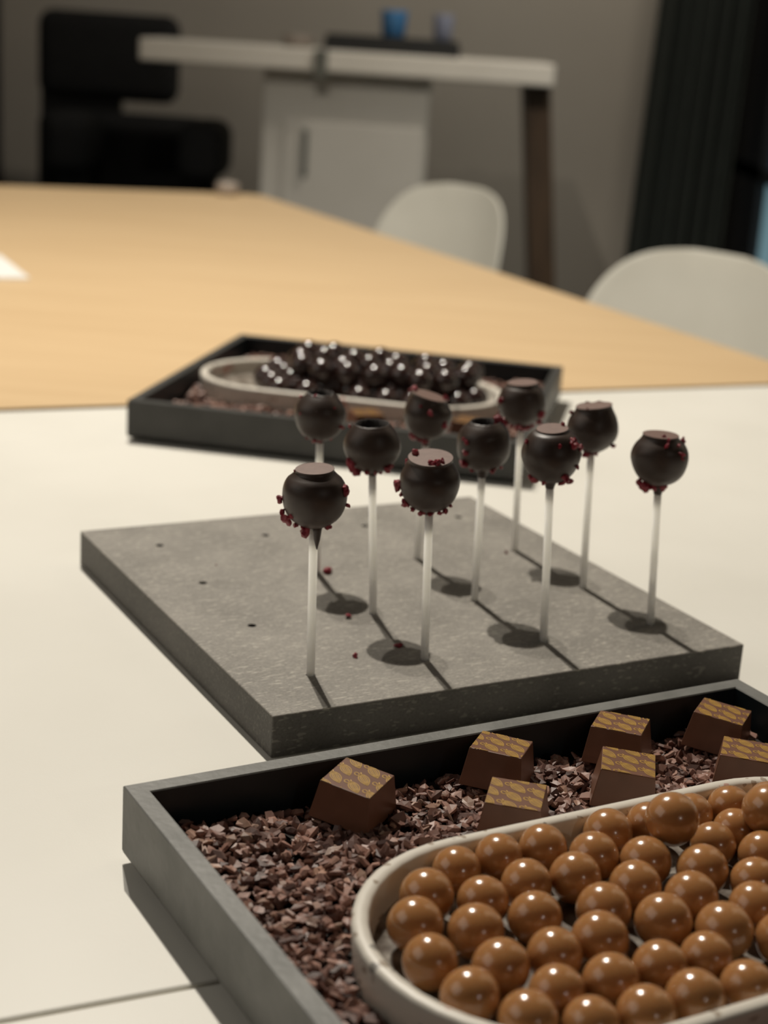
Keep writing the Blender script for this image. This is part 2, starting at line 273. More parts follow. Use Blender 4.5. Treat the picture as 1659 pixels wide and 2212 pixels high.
# ------------------------------------------------------------------ the room
def struct(o, label=None):
    o['kind'] = 'structure'
    if label: o['label'] = label
    return o
struct(box('floor', -4, 4, -4, 5.6, -0.05, 0.0, M['floor']), 'dark carpeted floor')
struct(box('wall_back', -4, 1.4, 5.40, 5.55, 0.0, 2.7, M['wall']), 'taupe painted back wall')
struct(box('trim_1', -1.46, -1.345, 5.34, 5.40, 0.0, 2.3, M['frame'], bevel=0.004), 'dark door frame on the back wall')
wr = struct(thing('wall_right', None, None, (1.03, 0, 0)))
del_keys = [k for k in ('label', 'category') if k in wr]
wr['label'] = 'right hand wall beside the window'
box('wall_pier', 0, 0.15, 5.32, 5.40, 0, 2.7, M['wall'], wr)
box('wall_pier', 0, 0.15, 1.2, 2.0, 0, 2.7, M['wall'], wr)
box('wall_sill', 0, 0.15, 2.0, 5.32, 0, 0.28, M['wall'], wr)
box('wall_lintel', 0, 0.15, 2.0, 5.32, 2.35, 2.7, M['wall'], wr)
win = struct(thing('window_1', None, None, (1.03, 0, 0)))
win['label'] = 'tall window at dusk behind the dark curtain'
for z0, z1 in ((0.28, 0.33), (0.745, 0.785), (2.30, 2.35)): box('window_rail', 0.02, 0.08, 2.0, 5.32, z0, z1, M['frame'], win)
for y in (2.0, 3.5): box('window_stile', 0.02, 0.08, y, y+0.04, 0.33, 2.30, M['frame'], win)
box('window_stile', 0.02, 0.08, 4.86, 5.32, 0.33, 2.30, M['frame'], win)
for y0, y1 in ((2.04, 3.5), (3.54, 4.86)):
    box('pane', 0.045, 0.055, y0, y1, 0.785, 2.30, M['pane'], win)
    box('pane', 0.045, 0.055, y0, y1, 0.33, 0.745, M['pane_low'], win)

# curtain: a hanging sheet with deep folds
def curtain():
    t = thing('curtain', 'dark green floor-length curtain hanging beside the window', 'curtain', (0.0, 5.1, 0.0))
    nx, nz = 90, 14; V = []; F = []
    for j in range(nz+1):
        z = 0.02+2.45*j/nz
        for i in range(nx+1):
            u = i/nx
            x = 0.715+0.285*u+0.03*(z-0.5)*(1-u*0.4)
            y = 0.045*math.sin(u*2*math.pi*6.5+0.3*math.sin(z*2))+0.012*math.sin(u*31+z)
            V.append((x, y, z))
    for j in range(nz):
        for i in range(nx):
            a = j*(nx+1)+i; F.append((a, a+1, a+nx+2, a+nx+1))
    o = link('fabric', mesh_data('fabric', V, F, M['curtain'], True), t)
    md = o.modifiers.new('thick', 'SOLIDIFY'); md.thickness = 0.004
    tube('curtain_rail', (0.70, 0, 2.50), (1.02, 0, 2.50), 0.012, 0.012, M['frame'], t)
    return t
curtain()

# ------------------------------------------------------------------ tables
E1 = Vector((math.cos(math.radians(24.5)), math.sin(math.radians(24.5)), 0)); E2 = Vector((-E1.y, E1.x, 0))
def tbl(name, label, a0, a1, b0, b1, zt, th, mat, seat=None):
    t = thing(name, label, 'table', (0, 0, 0), math.radians(24.5))
    box('table_top', a0, a1, b0, b1, zt-th, zt, mat, t, bevel=0.0012, seg=2)
    for x in (a0+0.08, a1-0.08):
        for y in (b0+0.08, b1-0.08): box('leg', x-0.025, x+0.025, y-0.025, y+0.025, 0.0, zt-th, M['metal_leg'], t, bevel=0.003)
    return t
tbl('white_table', 'white table carrying the pop board and both trays', -1.15, 1.20, 0.5280, 1.4820, TZ, 0.026, M['white_top'])
tbl('white_table', 'white table at the near edge, beyond the dark seam', -1.15, 1.20, 0.20, 0.5258, TZ, 0.026, M['white_top'])
WZ = TZ
def meet(p, d, q, e):
    det = d[0]*(-e[1])+e[0]*d[1]; bx, by = q[0]-p[0], q[1]-p[1]
    s = (bx*(-e[1])+e[0]*by)/det
    return (p[0]+s*d[0], p[1]+s*d[1])
fA, fB = (-0.3698, 1.4729), (0.4375, 1.8390)
rA, rB = (-0.3228, 3.5933), (0.4686, 1.9860)
fd = (fB[0]-fA[0], fB[1]-fA[1]); rd = (rB[0]-rA[0], rB[1]-rA[1])
FR = meet(fA, fd, rA, rd); FL = (fA[0]-1.0*fd[0], fA[1]-1.0*fd[1])
BL = (rA[0]-1.35*math.cos(math.radians(16.9)), rA[1]-1.35*math.sin(math.radians(16.9)))
wt = thing('wooden_table', 'large pale oak conference table behind the white tables', 'table', (0, 0, 0))
def rounded(poly, rad, n=6):
    out = []
    for i, p in enumerate(poly):
        a = Vector(poly[i-1]); b = Vector(p); c = Vector(poly[(i+1) % len(poly)]); rr = rad[i]
        if rr <= 0: out.append(tuple(b)); continue
        d1 = (a-b).normalized()*rr; d2 = (c-b).normalized()*rr
        for k in range(n+1):
            s = k/n; out.append(tuple((b+d1)*(1-s)**2+b*2*s*(1-s)+(b+d2)*s*s))
    return out
opoly = rounded([FL, FR, rA, BL], [0, 0.02, 0.05, 0.02])
ot = prism('table_top', opoly, WZ-0.030, WZ, M['oak'], wt)
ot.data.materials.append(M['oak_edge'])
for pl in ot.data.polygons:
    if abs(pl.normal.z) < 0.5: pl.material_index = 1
cx0, cy0 = sum(p[0] for p in (FL, FR, rA, BL))/4, sum(p[1] for p in (FL, FR, rA, BL))/4
for p in (FL, FR, rA, BL):
    x, y = p[0]+(cx0-p[0])*0.14, p[1]+(cy0-p[1])*0.14
    box('leg', x-0.035, x+0.035, y-0.035, y+0.035, 0, WZ-0.030, M['metal_leg'], wt, bevel=0.004)
# sheet of paper and a small cup standing on the oak table
pp = prism('paper_sheet', [(-0.618, 2.182), (-0.516, 2.224), (-0.608, 2.424), (-0.710, 2.382)], WZ+0.0003, WZ+0.004, M['paper'])
tag(pp, 'white paper pad lying on the oak table at the left edge', 'paper')
V, F = lathe([(0.018, 0), (0.024, 0.004), (0.026, 0.02), (0.024, 0.026), (0.012, 0.03)], 20)
cpo = link('eraser_puck', mesh_data('eraser_puck', V, F, M['pink'], True), None, (-0.387, 3.535, WZ))
tag(cpo, 'tiny pale round object at the far edge of the oak table', 'eraser')

# ------------------------------------------------------------------ shell chairs
def shell_chair(label, x, y, rz):
    t = thing('shell_chair', label, 'chair', (x, y, 0), rz, 'white shell chairs along the oak table')
    prof = [(.215, .440, .19), (.16, .437, .215), (.08, .428, .228), (-.02, .420, .232), (-.11, .426, .235), (-.175, .46, .236), (-.212, .52, .234), (-.235, .60, .226), (-.252, .68, .212), (-.262, .728, .190), (-.267, .762, .155), (-.270, .780, .105), (-.271, .786, .045)]
    V = []; F = []; n = 16
    for i, (py, pz, hw) in enumerate(prof):
        back = min(1.0, max(0.0, (pz-.44)/.1))
        for k in range(n+1):
            u = -1+2*k/n
            c = (hw*u/.236)**2
            yy = py+back*0.075*c; zz = pz+(1-back)*0.045*c
            V.append((hw*u, yy, zz))
    for i in range(len(prof)-1):
        for k in range(n):
            a = i*(n+1)+k; F.append((a, a+1, a+n+2, a+n+1))
    o = link('seat_shell', mesh_data('seat_shell', V, F, M['shell'], True), t)
    md = o.modifiers.new('thick', 'SOLIDIFY'); md.thickness = 0.008; md.offset = 0
    ms = o.modifiers.new('smooth', 'SUBSURF'); ms.levels = 1; ms.render_levels = 2
    for sx in (-1, 1):
        for sy in (-1, 1):
            tube('leg', (sx*.15, sy*.13-.02, .418), (sx*.235, sy*.22-.02, 0.0), .014, .009, M['brownwood'], t)
    return t
shell_chair('white shell chair at the far corner of the oak table', -0.07, 3.46, math.radians(130))
shell_chair('white shell chair nearest the right edge beside the oak table', 0.345, 2.50, math.radians(136))

# ------------------------------------------------------------------ office chair
def soft_box(name, x0, x1, y0, y1, z0, z1, rad, mat, parent):
    return box(name, x0, x1, y0, y1, z0, z1, mat, parent, bevel=rad, seg=5, smooth=True)
oc = thing('office_chair', 'black high-backed office chair behind the oak table on the left', 'chair', (-0.90, 4.93, 0))
soft_box('backrest', -0.215, 0.205, -0.045, 0.045, 0.852, 1.105, 0.044, M['black'], oc)
soft_box('lumbar_pad', -0.215, 0.30, -0.05, 0.05, 0.50, 0.82, 0.048, M['black'], oc)
box('spine', -0.212, 0.03, 0.0, 0.05, 0.44, 1.0, M['black_plastic'], oc, bevel=0.01)
soft_box('seat', -0.24, 0.24, -0.50, -0.03, 0.44, 0.53, 0.04, M['black'], oc)
for s in (-0.2, 1):
    ar = soft_box('armrest', s*0.315-0.065, s*0.315+0.065, -0.36, -0.06, 0.66, 0.825, 0.045, M['black'], oc)
    box('armrest_post', s*0.305-0.042, s*0.305+0.042, -0.25, -0.12, 0.47, 0.71, M['black_plastic'], oc, bevel=0.01)
tube('gas_column', (0, -0.25, 0.07), (0, -0.25, 0.45), 0.028, 0.022, M['black_plastic'], oc)
for k in range(5):
    a = k*2*math.pi/5+0.3; px, py = 0.29*math.cos(a), -0.25+0.29*math.sin(a)
    tube('base_spoke', (0, -0.25, 0.10), (px, py, 0.065), 0.025, 0.016, M['black_plastic'], oc)
    tube('caster', (px-0.02*math.sin(a), py+0.02*math.cos(a), 0.03), (px+0.02*math.sin(a), py-0.02*math.cos(a), 0.03), 0.03, 0.03, M['black_plastic'], oc)

# ------------------------------------------------------------------ counter with pedestal
ct = thing('standing_counter', 'off-white standing counter with pedestal against the back wall', 'counter', (0, 4.35, 0))
box('counter_top', -0.722, 0.372, 0.0, 0.36, 0.990, 1.047, M['counter_top'], ct, bevel=0.006)
ped = box('pedestal', -0.395, 0.050, 0.06, 0.34, 0.0, 0.990, M['counter'], ct, bevel=0.004)
dr = box('pedestal_door', -0.335, 0.040, 0.048, 0.0595, 0.06, 0.86, M['counter'], ct, bevel=0.003)
box('handle', -0.285, -0.270, 0.030, 0.048, 0.72, 0.84, M['clampgrey'], dr, bevel=0.003)
V = []; F = []
for z, xm in ((0.99, 0.337), (0.0, 0.452)):
    for dx, yy in ((-.034, .10), (.034, .10), (.034, .30), (-.034, .30)): V.append((xm+dx, yy, z))
F = [(0, 1, 2, 3), (7, 6, 5, 4), (0, 4, 5, 1), (1, 5, 6, 2), (2, 6, 7, 3), (3, 7, 4, 0)]
link('leg', mesh_data('leg', V, F, M['brownwood']), ct)
V2 = [(v[0]*-1-0.30, v[1], v[2]) for v in V]
box('cable_clamp', -0.262, -0.226, -0.012, 0.0, 0.975, 1.0465, M['clampgrey'], ct, bevel=0.003)
bt = thing('black_case', 'flat black case lying on the standing counter', 'case', (-0.06, 4.50, 1.047))
box('case_body', -0.18, 0.18, -0.11, 0.11, 0.0, 0.030, M['black_plastic'], bt, bevel=0.006)
box('case_lid', -0.176, 0.176, -0.106, 0.106, 0.0305, 0.042, M['black_plastic'], bt, bevel=0.004)
def cup(name, label, x, y, z, r, h, mat):
    V, F = lathe([(r*.78, 0), (r*.86, h*.05), (r, h*.97), (r*.98, h), (r*.92, h*.98), (r*.80, h*.12)], 24)
    o = link(name, mesh_data(name, V, F, mat, True), None, (x, y, z)); return tag(o, label, 'cup')
cup('blue_cup', 'blue cup standing on the flat black case', -0.060, 4.50, 1.0895, 0.036, 0.068, M['blue'])
cup('pale_cup', 'faint pale-blue cup at the right end of the black case', 0.073, 4.50, 1.0895, 0.028, 0.066, M['paleblue'])
cup('bowl', 'small pale pink bowl on the counter left of the black case', -0.315, 4.47, 1.047, 0.042, 0.030, M['pink'])

# ------------------------------------------------------------------ trays
TS = 0.355
def wall_panel_mesh(s, mat):
    prof = [(0, .0058), (.0005, .0042), (.0016, .0029), (.0035, .0022), (.0095, .002), (.0095, .0367), (.0090, .0373), (.0005, .0373), (0, .0368)]
    V = []; F = []; n = len(prof)
    for e in (-1, 1):
        for d, z in prof: V.append((e*(s/2-d), -s/2+d, z))
    for i in range(n):
        j = (i+1) % n; F.append((i, j, n+j, n+i))
    F.append(tuple(range(n-1, -1, -1))); F.append(tuple(range(n, 2*n)))
    bm = bmesh.new(); vs = [bm.verts.new(v) for v in V]
    for f in F: bm.faces.new([vs[i] for i in f])
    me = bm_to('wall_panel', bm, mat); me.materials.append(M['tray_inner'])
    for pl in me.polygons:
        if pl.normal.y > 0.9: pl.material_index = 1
    return me
def tray(name, label, cx, cy, rz, mat):
    t = thing(name, label, 'tray', (cx, cy, TZ), rz, 'square grey serving trays')
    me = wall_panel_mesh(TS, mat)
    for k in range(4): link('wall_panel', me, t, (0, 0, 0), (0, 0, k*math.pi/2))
    h = TS/2-.0097
    box('floor_panel', -h, h, -h, h, .0021, .0072, M['tray_dark'], t)
    box('base', -h+.012, h-.012, -h+.012, h-.012, 0, .0020, M['tray_dark'], t)
    return t
ft_a = math.radians(TRAY[1]); ftx = Vector((math.cos(ft_a), math.sin(ft_a), 0)); fty = Vector((-ftx.y, ftx.x, 0))
FT0 = Vector((TRAY[0][0], TRAY[0][1], TZ))
def ftp(x, y, z=0.0): return FT0+ftx*x+fty*y+Vector((0, 0, z))      # tray frame: origin at its left back corner
c = ftp(TS/2, -TS/2); tray('serving_tray', 'grey wooden tray in front holding cocoa nibs and caramel balls', c.x, c.y, ft_a, M['tray'])
fr_a = math.radians(-10.5); frx = Vector((math.cos(fr_a), math.sin(fr_a), 0)); fry = Vector((-frx.y, frx.x, 0))
FR0 = Vector((-0.2345, 1.3862, TZ))
def frp(x, y, z=0.0): return FR0+frx*x+fry*y+Vector((0, 0, z))
c = frp(TS/2, TS/2); tray('serving_tray', 'dark grey tray behind the cake pops holding dark chocolate balls', c.x, c.y, fr_a, M['tray_rear'])

# oval dish
DR, DL = 0.0768, 0.0735
def stadium(r, n=22):
    P = []
    for k in range(n+1): a = -math.pi/2+math.pi*k/n; P.append((DL+r*math.cos(a), r*math.sin(a)))
    for k in range(n+1): a = math.pi/2+math.pi*k/n; P.append((-DL+r*math.cos(a), r*math.sin(a)))
    return P
def dish_mesh():
    prof = [(.070, .0102), (.0735, .0112), (.0755, .014), (.0772, .028), (.078, .0375), (.0776, .0390), (.0765, .0398), (.0742, .0401), (.0722, .0397), (.0712, .0386), (.0708, .0365), (.0704, .0300), (.0690, .0262), (.0660, .0248), (.0600, .0245)]
    V = []; F = []; n = len(stadium(.05))
    for r, z in prof: V += [(x, y, z-.0027) for x, y in stadium(r-.0012)]
    for i in range(len(prof)-1):
        for k in range(n):
            k2 = (k+1) % n; F.append((i*n+k, i*n+k2, (i+1)*n+k2, (i+1)*n+k))
    F.append(tuple(range(n-1, -1, -1))); F.append(tuple((len(prof)-1)*n+k for k in range(n)))
    me = mesh_data('oval_dish', V, F, [M['dish'], M['liner_shaded']], True)
    for pl in me.polygons:
        if len(pl.vertices) > 4: pl.use_smooth = False
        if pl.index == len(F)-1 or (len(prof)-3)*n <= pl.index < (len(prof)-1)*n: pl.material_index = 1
    return me
dme = dish_mesh()
DC = (0.1855, -0.1715)                  # dish centre in the front tray
FDC = (0.166, 0.174)                    # dish centre in the rear tray
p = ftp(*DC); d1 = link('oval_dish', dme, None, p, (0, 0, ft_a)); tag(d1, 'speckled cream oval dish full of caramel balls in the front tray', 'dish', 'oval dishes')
p = frp(*FDC); d2 = link('oval_dish', dme, None, p, (0, 0, fr_a)); tag(d2, 'cream oval dish of dark chocolate balls in the rear tray', 'dish', 'oval dishes')
def in_stadium(x, y, c0, r):
    dx = x-c0[0]; dy = y-c0[1]; ex = max(0, abs(dx)-DL); return math.hypot(ex, dy) < r

# caramel balls
def ball_mesh(name, mat, seed):
    bm = bmesh.new(); bmesh.ops.create_icosphere(bm, subdivisions=4, radius=1.0)
    rg = random.Random(seed); ph = [rg.uniform(0, 6.28) for _ in range(3)]
    for v in bm.verts:
        q = v.co.copy(); v.co *= 1+0.012*math.sin(2.1*q.x+ph[0])+0.012*math.sin(2.4*q.y+ph[1])+0.010*math.sin(2.2*q.z+ph[2])
    return bm_to(name, bm, mat, True)
bmes = [ball_mesh('caramel_ball', M['caramel'], s) for s in range(4)]
FLOORZ = 0.0219
NSEEN = 43                       # the first 43 stand in the picture, the rest fill the dish beyond its edge
ROWS = ['row along the back dish rim', 'second row from the back rim', 'middle row', 'second row from the front rim', 'row along the front rim']
ORD = ['first', 'second', 'third', 'fourth', 'fifth', 'sixth', 'seventh', 'eighth', 'ninth', 'tenth', 'eleventh', 'twelfth']
BALL_LABEL = {i: 'caramel ball at the far end of the cream dish, beyond the picture edge' for i in range(len(BALLS))}
rows = {}
for i in range(NSEEN): rows.setdefault(min(4, max(0, int((-0.1175-BALLS[i][1]+0.012)/0.024))), []).append(i)
for k_, ids in rows.items():
    for n_, i in enumerate(sorted(ids, key=lambda q: BALLS[q][0])):
        BALL_LABEL[i] = 'caramel ball, %s from the left in the %s' % (ORD[n_], ROWS[k_])
for i, (x, y, r) in enumerate(BALLS):
    o = link('caramel_ball', bmes[i % 4], None, ftp(x, y, FLOORZ+r), (RNG.uniform(0, 6), RNG.uniform(0, 6), RNG.uniform(0, 6)))
    o.scale = (r*.985,)*3
    tag(o, BALL_LABEL[i], 'chocolate ball', 'caramel balls in the front dish')
for i, (x, y) in enumerate(TOPB):
    o = link('caramel_ball', bmes[i], None, ftp(x, y, 0.0463), (1, 2, 3)); o.scale = (.0118,)*3
    tag(o, ['caramel chocolate ball lying on top of the others near the back rim', 'caramel chocolate ball lying on top, cut by the right picture edge'][i], 'chocolate ball', 'caramel balls in the front dish')

# dark chocolate balls of the rear dish
dbm = [ball_mesh('dark_chocolate_ball', M['darkball'], s+9) for s in range(3)]
rg = random.Random(5); low = []
def far_fill(z, rad, count, minx, tries, other, rmax):
    got = []
    for _ in range(tries):
        if len(got) >= count: break
        x = rg.uniform(-DL-rmax, DL+rmax); y = rg.uniform(-rmax, rmax)
        ex = max(0, abs(x)-DL)
        if math.hypot(ex, y) > rmax or x < minx: continue
        if any(math.hypot(x-a, y-b) < 2*rad*0.985 for a, b in got): continue
        got.append((x, y))
    return got
R2 = 0.0126
# hexagonal rows, slightly shaken, so that the dish is well filled
row = 0; yy = -0.0575
while yy < 0.0575:
    xx = -0.135+(R2*1.02 if row % 2 else 0)
    while xx < 0.135:
        x = xx+rg.uniform(-.0005, .0005); y = yy+rg.uniform(-.0005, .0005)
        if math.hypot(max(0, abs(x)-DL), y) < 0.0578 and x > -0.085+0.25*max(0, -y-0.02): low.append((x, y))
        xx += R2*2.06
    yy += R2*1.80; row += 1
up = far_fill(0, R2, 26, -0.06, 6000, None, 0.045)
for i, (x, y) in enumerate(low+up):
    z = FLOORZ+R2 if i < len(low) else FLOORZ+R2*2.5
    q = frp(FDC[0]+x, FDC[1]+y, z)
    o = link('dark_chocolate_ball', dbm[i % 3], None, q, (rg.uniform(0, 6), rg.uniform(0, 6), 0)); o.scale = (R2*.985,)*3
    tag(o, 'glossy dark chocolate ball in the bottom layer of the rear dish' if i < len(low) else 'dark chocolate ball lying on top of the heap in the rear dish', 'chocolate ball', 'dark balls in the rear dish')

# ------------------------------------------------------------------ patterned bonbons
BA, BB, BH = 0.0256, 0.0308, 0.0185
def clip_poly(P, h):
    for ax, sgn in ((0, 1), (0, -1), (1, 1), (1, -1)):
        out = []
        for i in range(len(P)):
            a, b = P[i-1], P[i]; da = h-sgn*a[ax]; db = h-sgn*b[ax]
            if (da >= 0) != (db >= 0):
                t = da/(da-db); out.append((a[0]+t*(b[0]-a[0]), a[1]+t*(b[1]-a[1])))
            if db >= 0: out.append(b)
        P = out
        if not P: break
    return P
def pod_strokes():
    L, Wd = 0.37, 0.095; S = []; out = []
    n = 16
    def half(s): return Wd*math.sin(math.pi*min(1, s**0.85))**0.75 if 0 < s < 1 else 0.0
    side1 = [(i/n*L, half(i/n)) for i in range(n+1)]; side2 = [(i/n*L, -half(i/n)) for i in range(n+1)]
    outline = side1+side2[::-1]
    S.append(side1); S.append(side2)
    for kf in (-.55, -.2, .2, .55): S.append([(i/n*L, kf*half(i/n)) for i in range(1, n)])
    leaf = [(0.0, 0.0)]+[(-0.01+0.055*math.cos(a)-0.015, -0.058+0.040*math.sin(a)-0.015) for a in [1.2+k*5.2/10 for k in range(11)]]+[(0.0, 0.0)]
    S.append(leaf); S.append([(-0.06, 0.015), (0.02, 0.0)])
    return S, outline
def print_mesh(ox, oy):
    S, outl = pod_strokes(); V = []; F = []; mi = []
    ca, sa = math.cos(math.radians(-45)), math.sin(math.radians(-45))
    h = BA/2*0.985; wln = 0.0125*BA
    def place(pt, o): return ((pt[0]*ca-pt[1]*sa+o[0])*BA, (pt[0]*sa+pt[1]*ca+o[1])*BA)
    for i in range(-4, 5):
        for j in range(-5, 6):
            o = (i*.45+j*.03+ox-.5, i*.237+j*.336+oy-.2)
            if abs(o[0]) > 1.1 or abs(o[1]) > 1.1: continue
            P = clip_poly([place(q, o) for q in outl], h)
            if len(P) > 2:
                b = len(V); V += [(x, y, 0.00004) for x, y in P]; F.append(tuple(range(b, b+len(P)))); mi.append(1)
            for st in S:
                pts = [place(q, o) for q in st]
                for a, b_ in zip(pts[:-1], pts[1:]):
                    dx, dy = b_[0]-a[0], b_[1]-a[1]; m = math.hypot(dx, dy)
                    if m < 1e-9: continue
                    nx, ny = -dy/m*wln, dx/m*wln; ex, ey = dx/m*wln*.5, dy/m*wln*.5
                    Q = clip_poly([(a[0]-ex+nx, a[1]-ey+ny), (a[0]-ex-nx, a[1]-ey-ny), (b_[0]+ex-nx, b_[1]+ey-ny), (b_[0]+ex+nx, b_[1]+ey+ny)], h)
                    if len(Q) > 2:
                        k = len(V); V += [(x, y, 0.00009) for x, y in Q]; F.append(tuple(range(k, k+len(Q)))); mi.append(0)
    me = mesh_data('gold_print', V, F, [M['goldline'], M['goldfill']])
    for pl, m_ in zip(me.polygons, mi):
        pl.material_index = m_
        if pl.normal.z < 0: pl.flip()
    return me
def bonbon_mesh():
    bm = bmesh.new(); a, b, h = BA/2, BB/2, BH
    vs = [bm.verts.new((sx*a, sy*a, 0)) for sx, sy in ((-1, -1), (1, -1), (1, 1), (-1, 1))]+[bm.verts.new((sx*b, sy*b, -h)) for sx, sy in ((-1, -1), (1, -1), (1, 1), (-1, 1))]
    for f in ((0, 1, 2, 3), (7, 6, 5, 4), (0, 4, 5, 1), (1, 5, 6, 2), (2, 6, 7, 3), (3, 7, 4, 0)): bm.faces.new([vs[i] for i in f])
    bmesh.ops.bevel(bm, geom=bm.edges[:], offset=0.0004, segments=2, profile=0.5, affect='EDGES')
    me = bm_to('chocolate_bonbon', bm, M['milk']); me.materials.append(M['milktop'])
    for pl in me.polygons:
        if pl.normal.z > 0.95: pl.material_index = 1
    return me
bon = bonbon_mesh()
def bonbon(label, loc, yaw, tx, ty, off):
    Rm = Matrix.Rotation(math.radians(yaw), 4, 'Z')@Matrix.Rotation(math.radians(tx), 4, 'X')@Matrix.Rotation(math.radians(ty), 4, 'Y')
    o = link('chocolate_bonbon', bon, None, loc, Rm.to_euler()); tag(o, label, 'bonbon', 'gold printed bonbons')
    link('gold_print', print_mesh(*off), o)
    return o
for lab, x, y, z, yw, tx, ty, off in (
    ('gold-printed bonbon nearest the left, standing corner-first in the nibs', -0.0040, 0.6674, -0.3288, -25.13, 2.53, 5.42, (.05, .10)),
    ('gold-printed bonbon by the back wall, second from the left', 0.0642, 0.7093, -0.3267, -17.09, -4.2, 1.39, (.25, .05)),
    ('gold-printed bonbon at the dish rim, left one', 0.0686, 0.6621, -0.3289, -10.5, 1.96, .81, (.35, .2)),
    ('gold-printed bonbon by the back wall, third from the left', 0.1267, 0.7468, -0.3276, -18.1, -3.25, -.4, (.08, .22)),
    ('gold-printed bonbon at the dish rim, middle one', 0.1240, 0.6961, -0.3253, -8.31, .42, 2.93, (.38, .1)),
    ('gold-printed bonbon in the back right corner of the front tray', 0.1834, 0.7721, -0.3285, -22.43, -3.43, 4.48, (.12, .3)),
    ('gold-printed bonbon at the dish rim, cut by the right edge', 0.1886, 0.7310, -0.3307, -14.76, -1.88, .08, (.3, .28))):
    bonbon(lab, (x, y, z+CAMZ), yw, tx, ty, off)
for lab, x, y, yw, off in (
    ('blurred bonbon in front of the rear dish, behind the second pop row', .207, .050, 20, (.1, .1)),
    ('blurred gold-topped bonbon in the front right of the rear tray', .300, .062, -25, (.3, .2))):
    bonbon(lab, tuple(frp(x, y, .0380)), yw, 0, 0, off)
BON_XY = [(-0.0040, 0.6674), (0.0642, 0.7093), (0.0686, 0.6621), (0.1267, 0.7468), (0.1240, 0.6961), (0.1834, 0.7721), (0.1886, 0.7310)]

# ------------------------------------------------------------------ cocoa nibs
def chip(seed):
    rg = random.Random(seed); n = 6; V = []; F = []
    th = rg.uniform(.12, .22); bend = rg.uniform(.5, 1.7)*rg.choice((-1, 1)); asp = rg.uniform(.5, .85); tw = rg.uniform(-.5, .5)
    ring = []
    for k in range(n):
        a = 2*math.pi*k/n+rg.uniform(-.3, .3); r = rg.uniform(.38, .56); ring.append((r*math.cos(a), r*math.sin(a)*asp))
    def surf(x, y, s):
        return (x, y, bend*y*y*1.3+tw*x*y+s*th/2)
    for s in (1, -1):
        V.append(surf(rg.uniform(-.06, .06), rg.uniform(-.06, .06), s*1.5))
        for x, y in ring: V.append(surf(x*(1 if s > 0 else .88), y*(1 if s > 0 else .88), s*.8))
    for k in range(n):
        k2 = (k+1) % n
        F.append((0, 1+k, 1+k2)); F.append((n+1, n+2+k2, n+2+k)); F.append((1+k, n+2+k, n+2+k2, 1+k2))
    return V, F
CH = [chip(s) for s in range(14)]
def pebble(seed):
    rg = random.Random(seed); bm = bmesh.new(); bmesh.ops.create_icosphere(bm, subdivisions=1, radius=.42)
    for v in bm.verts: v.co = Vector((v.co.x*rg.uniform(.9, 1.1), v.co.y*.72*rg.uniform(.9, 1.1), v.co.z*.6*rg.uniform(.85, 1.1)))
    V = [tuple(v.co) for v in bm.verts]; F = [tuple(x.index for x in f.verts) for f in bm.faces]; bm.free(); return V, F
CH += [pebble(s) for s in (1, 2)]
CHV = [np.array(v) for v, f in CH]; CHF = [f for v, f in CH]
single = [mesh_data('cocoa_nib', v, f, M['nib']) for v, f in CH]
def heap_z(x, y):
    return 0.0160+0.0022*math.sin(38*x+1.0)*math.sin(33*y+2.0)+0.0013*math.sin(90*x)*math.sin(85*y+1)
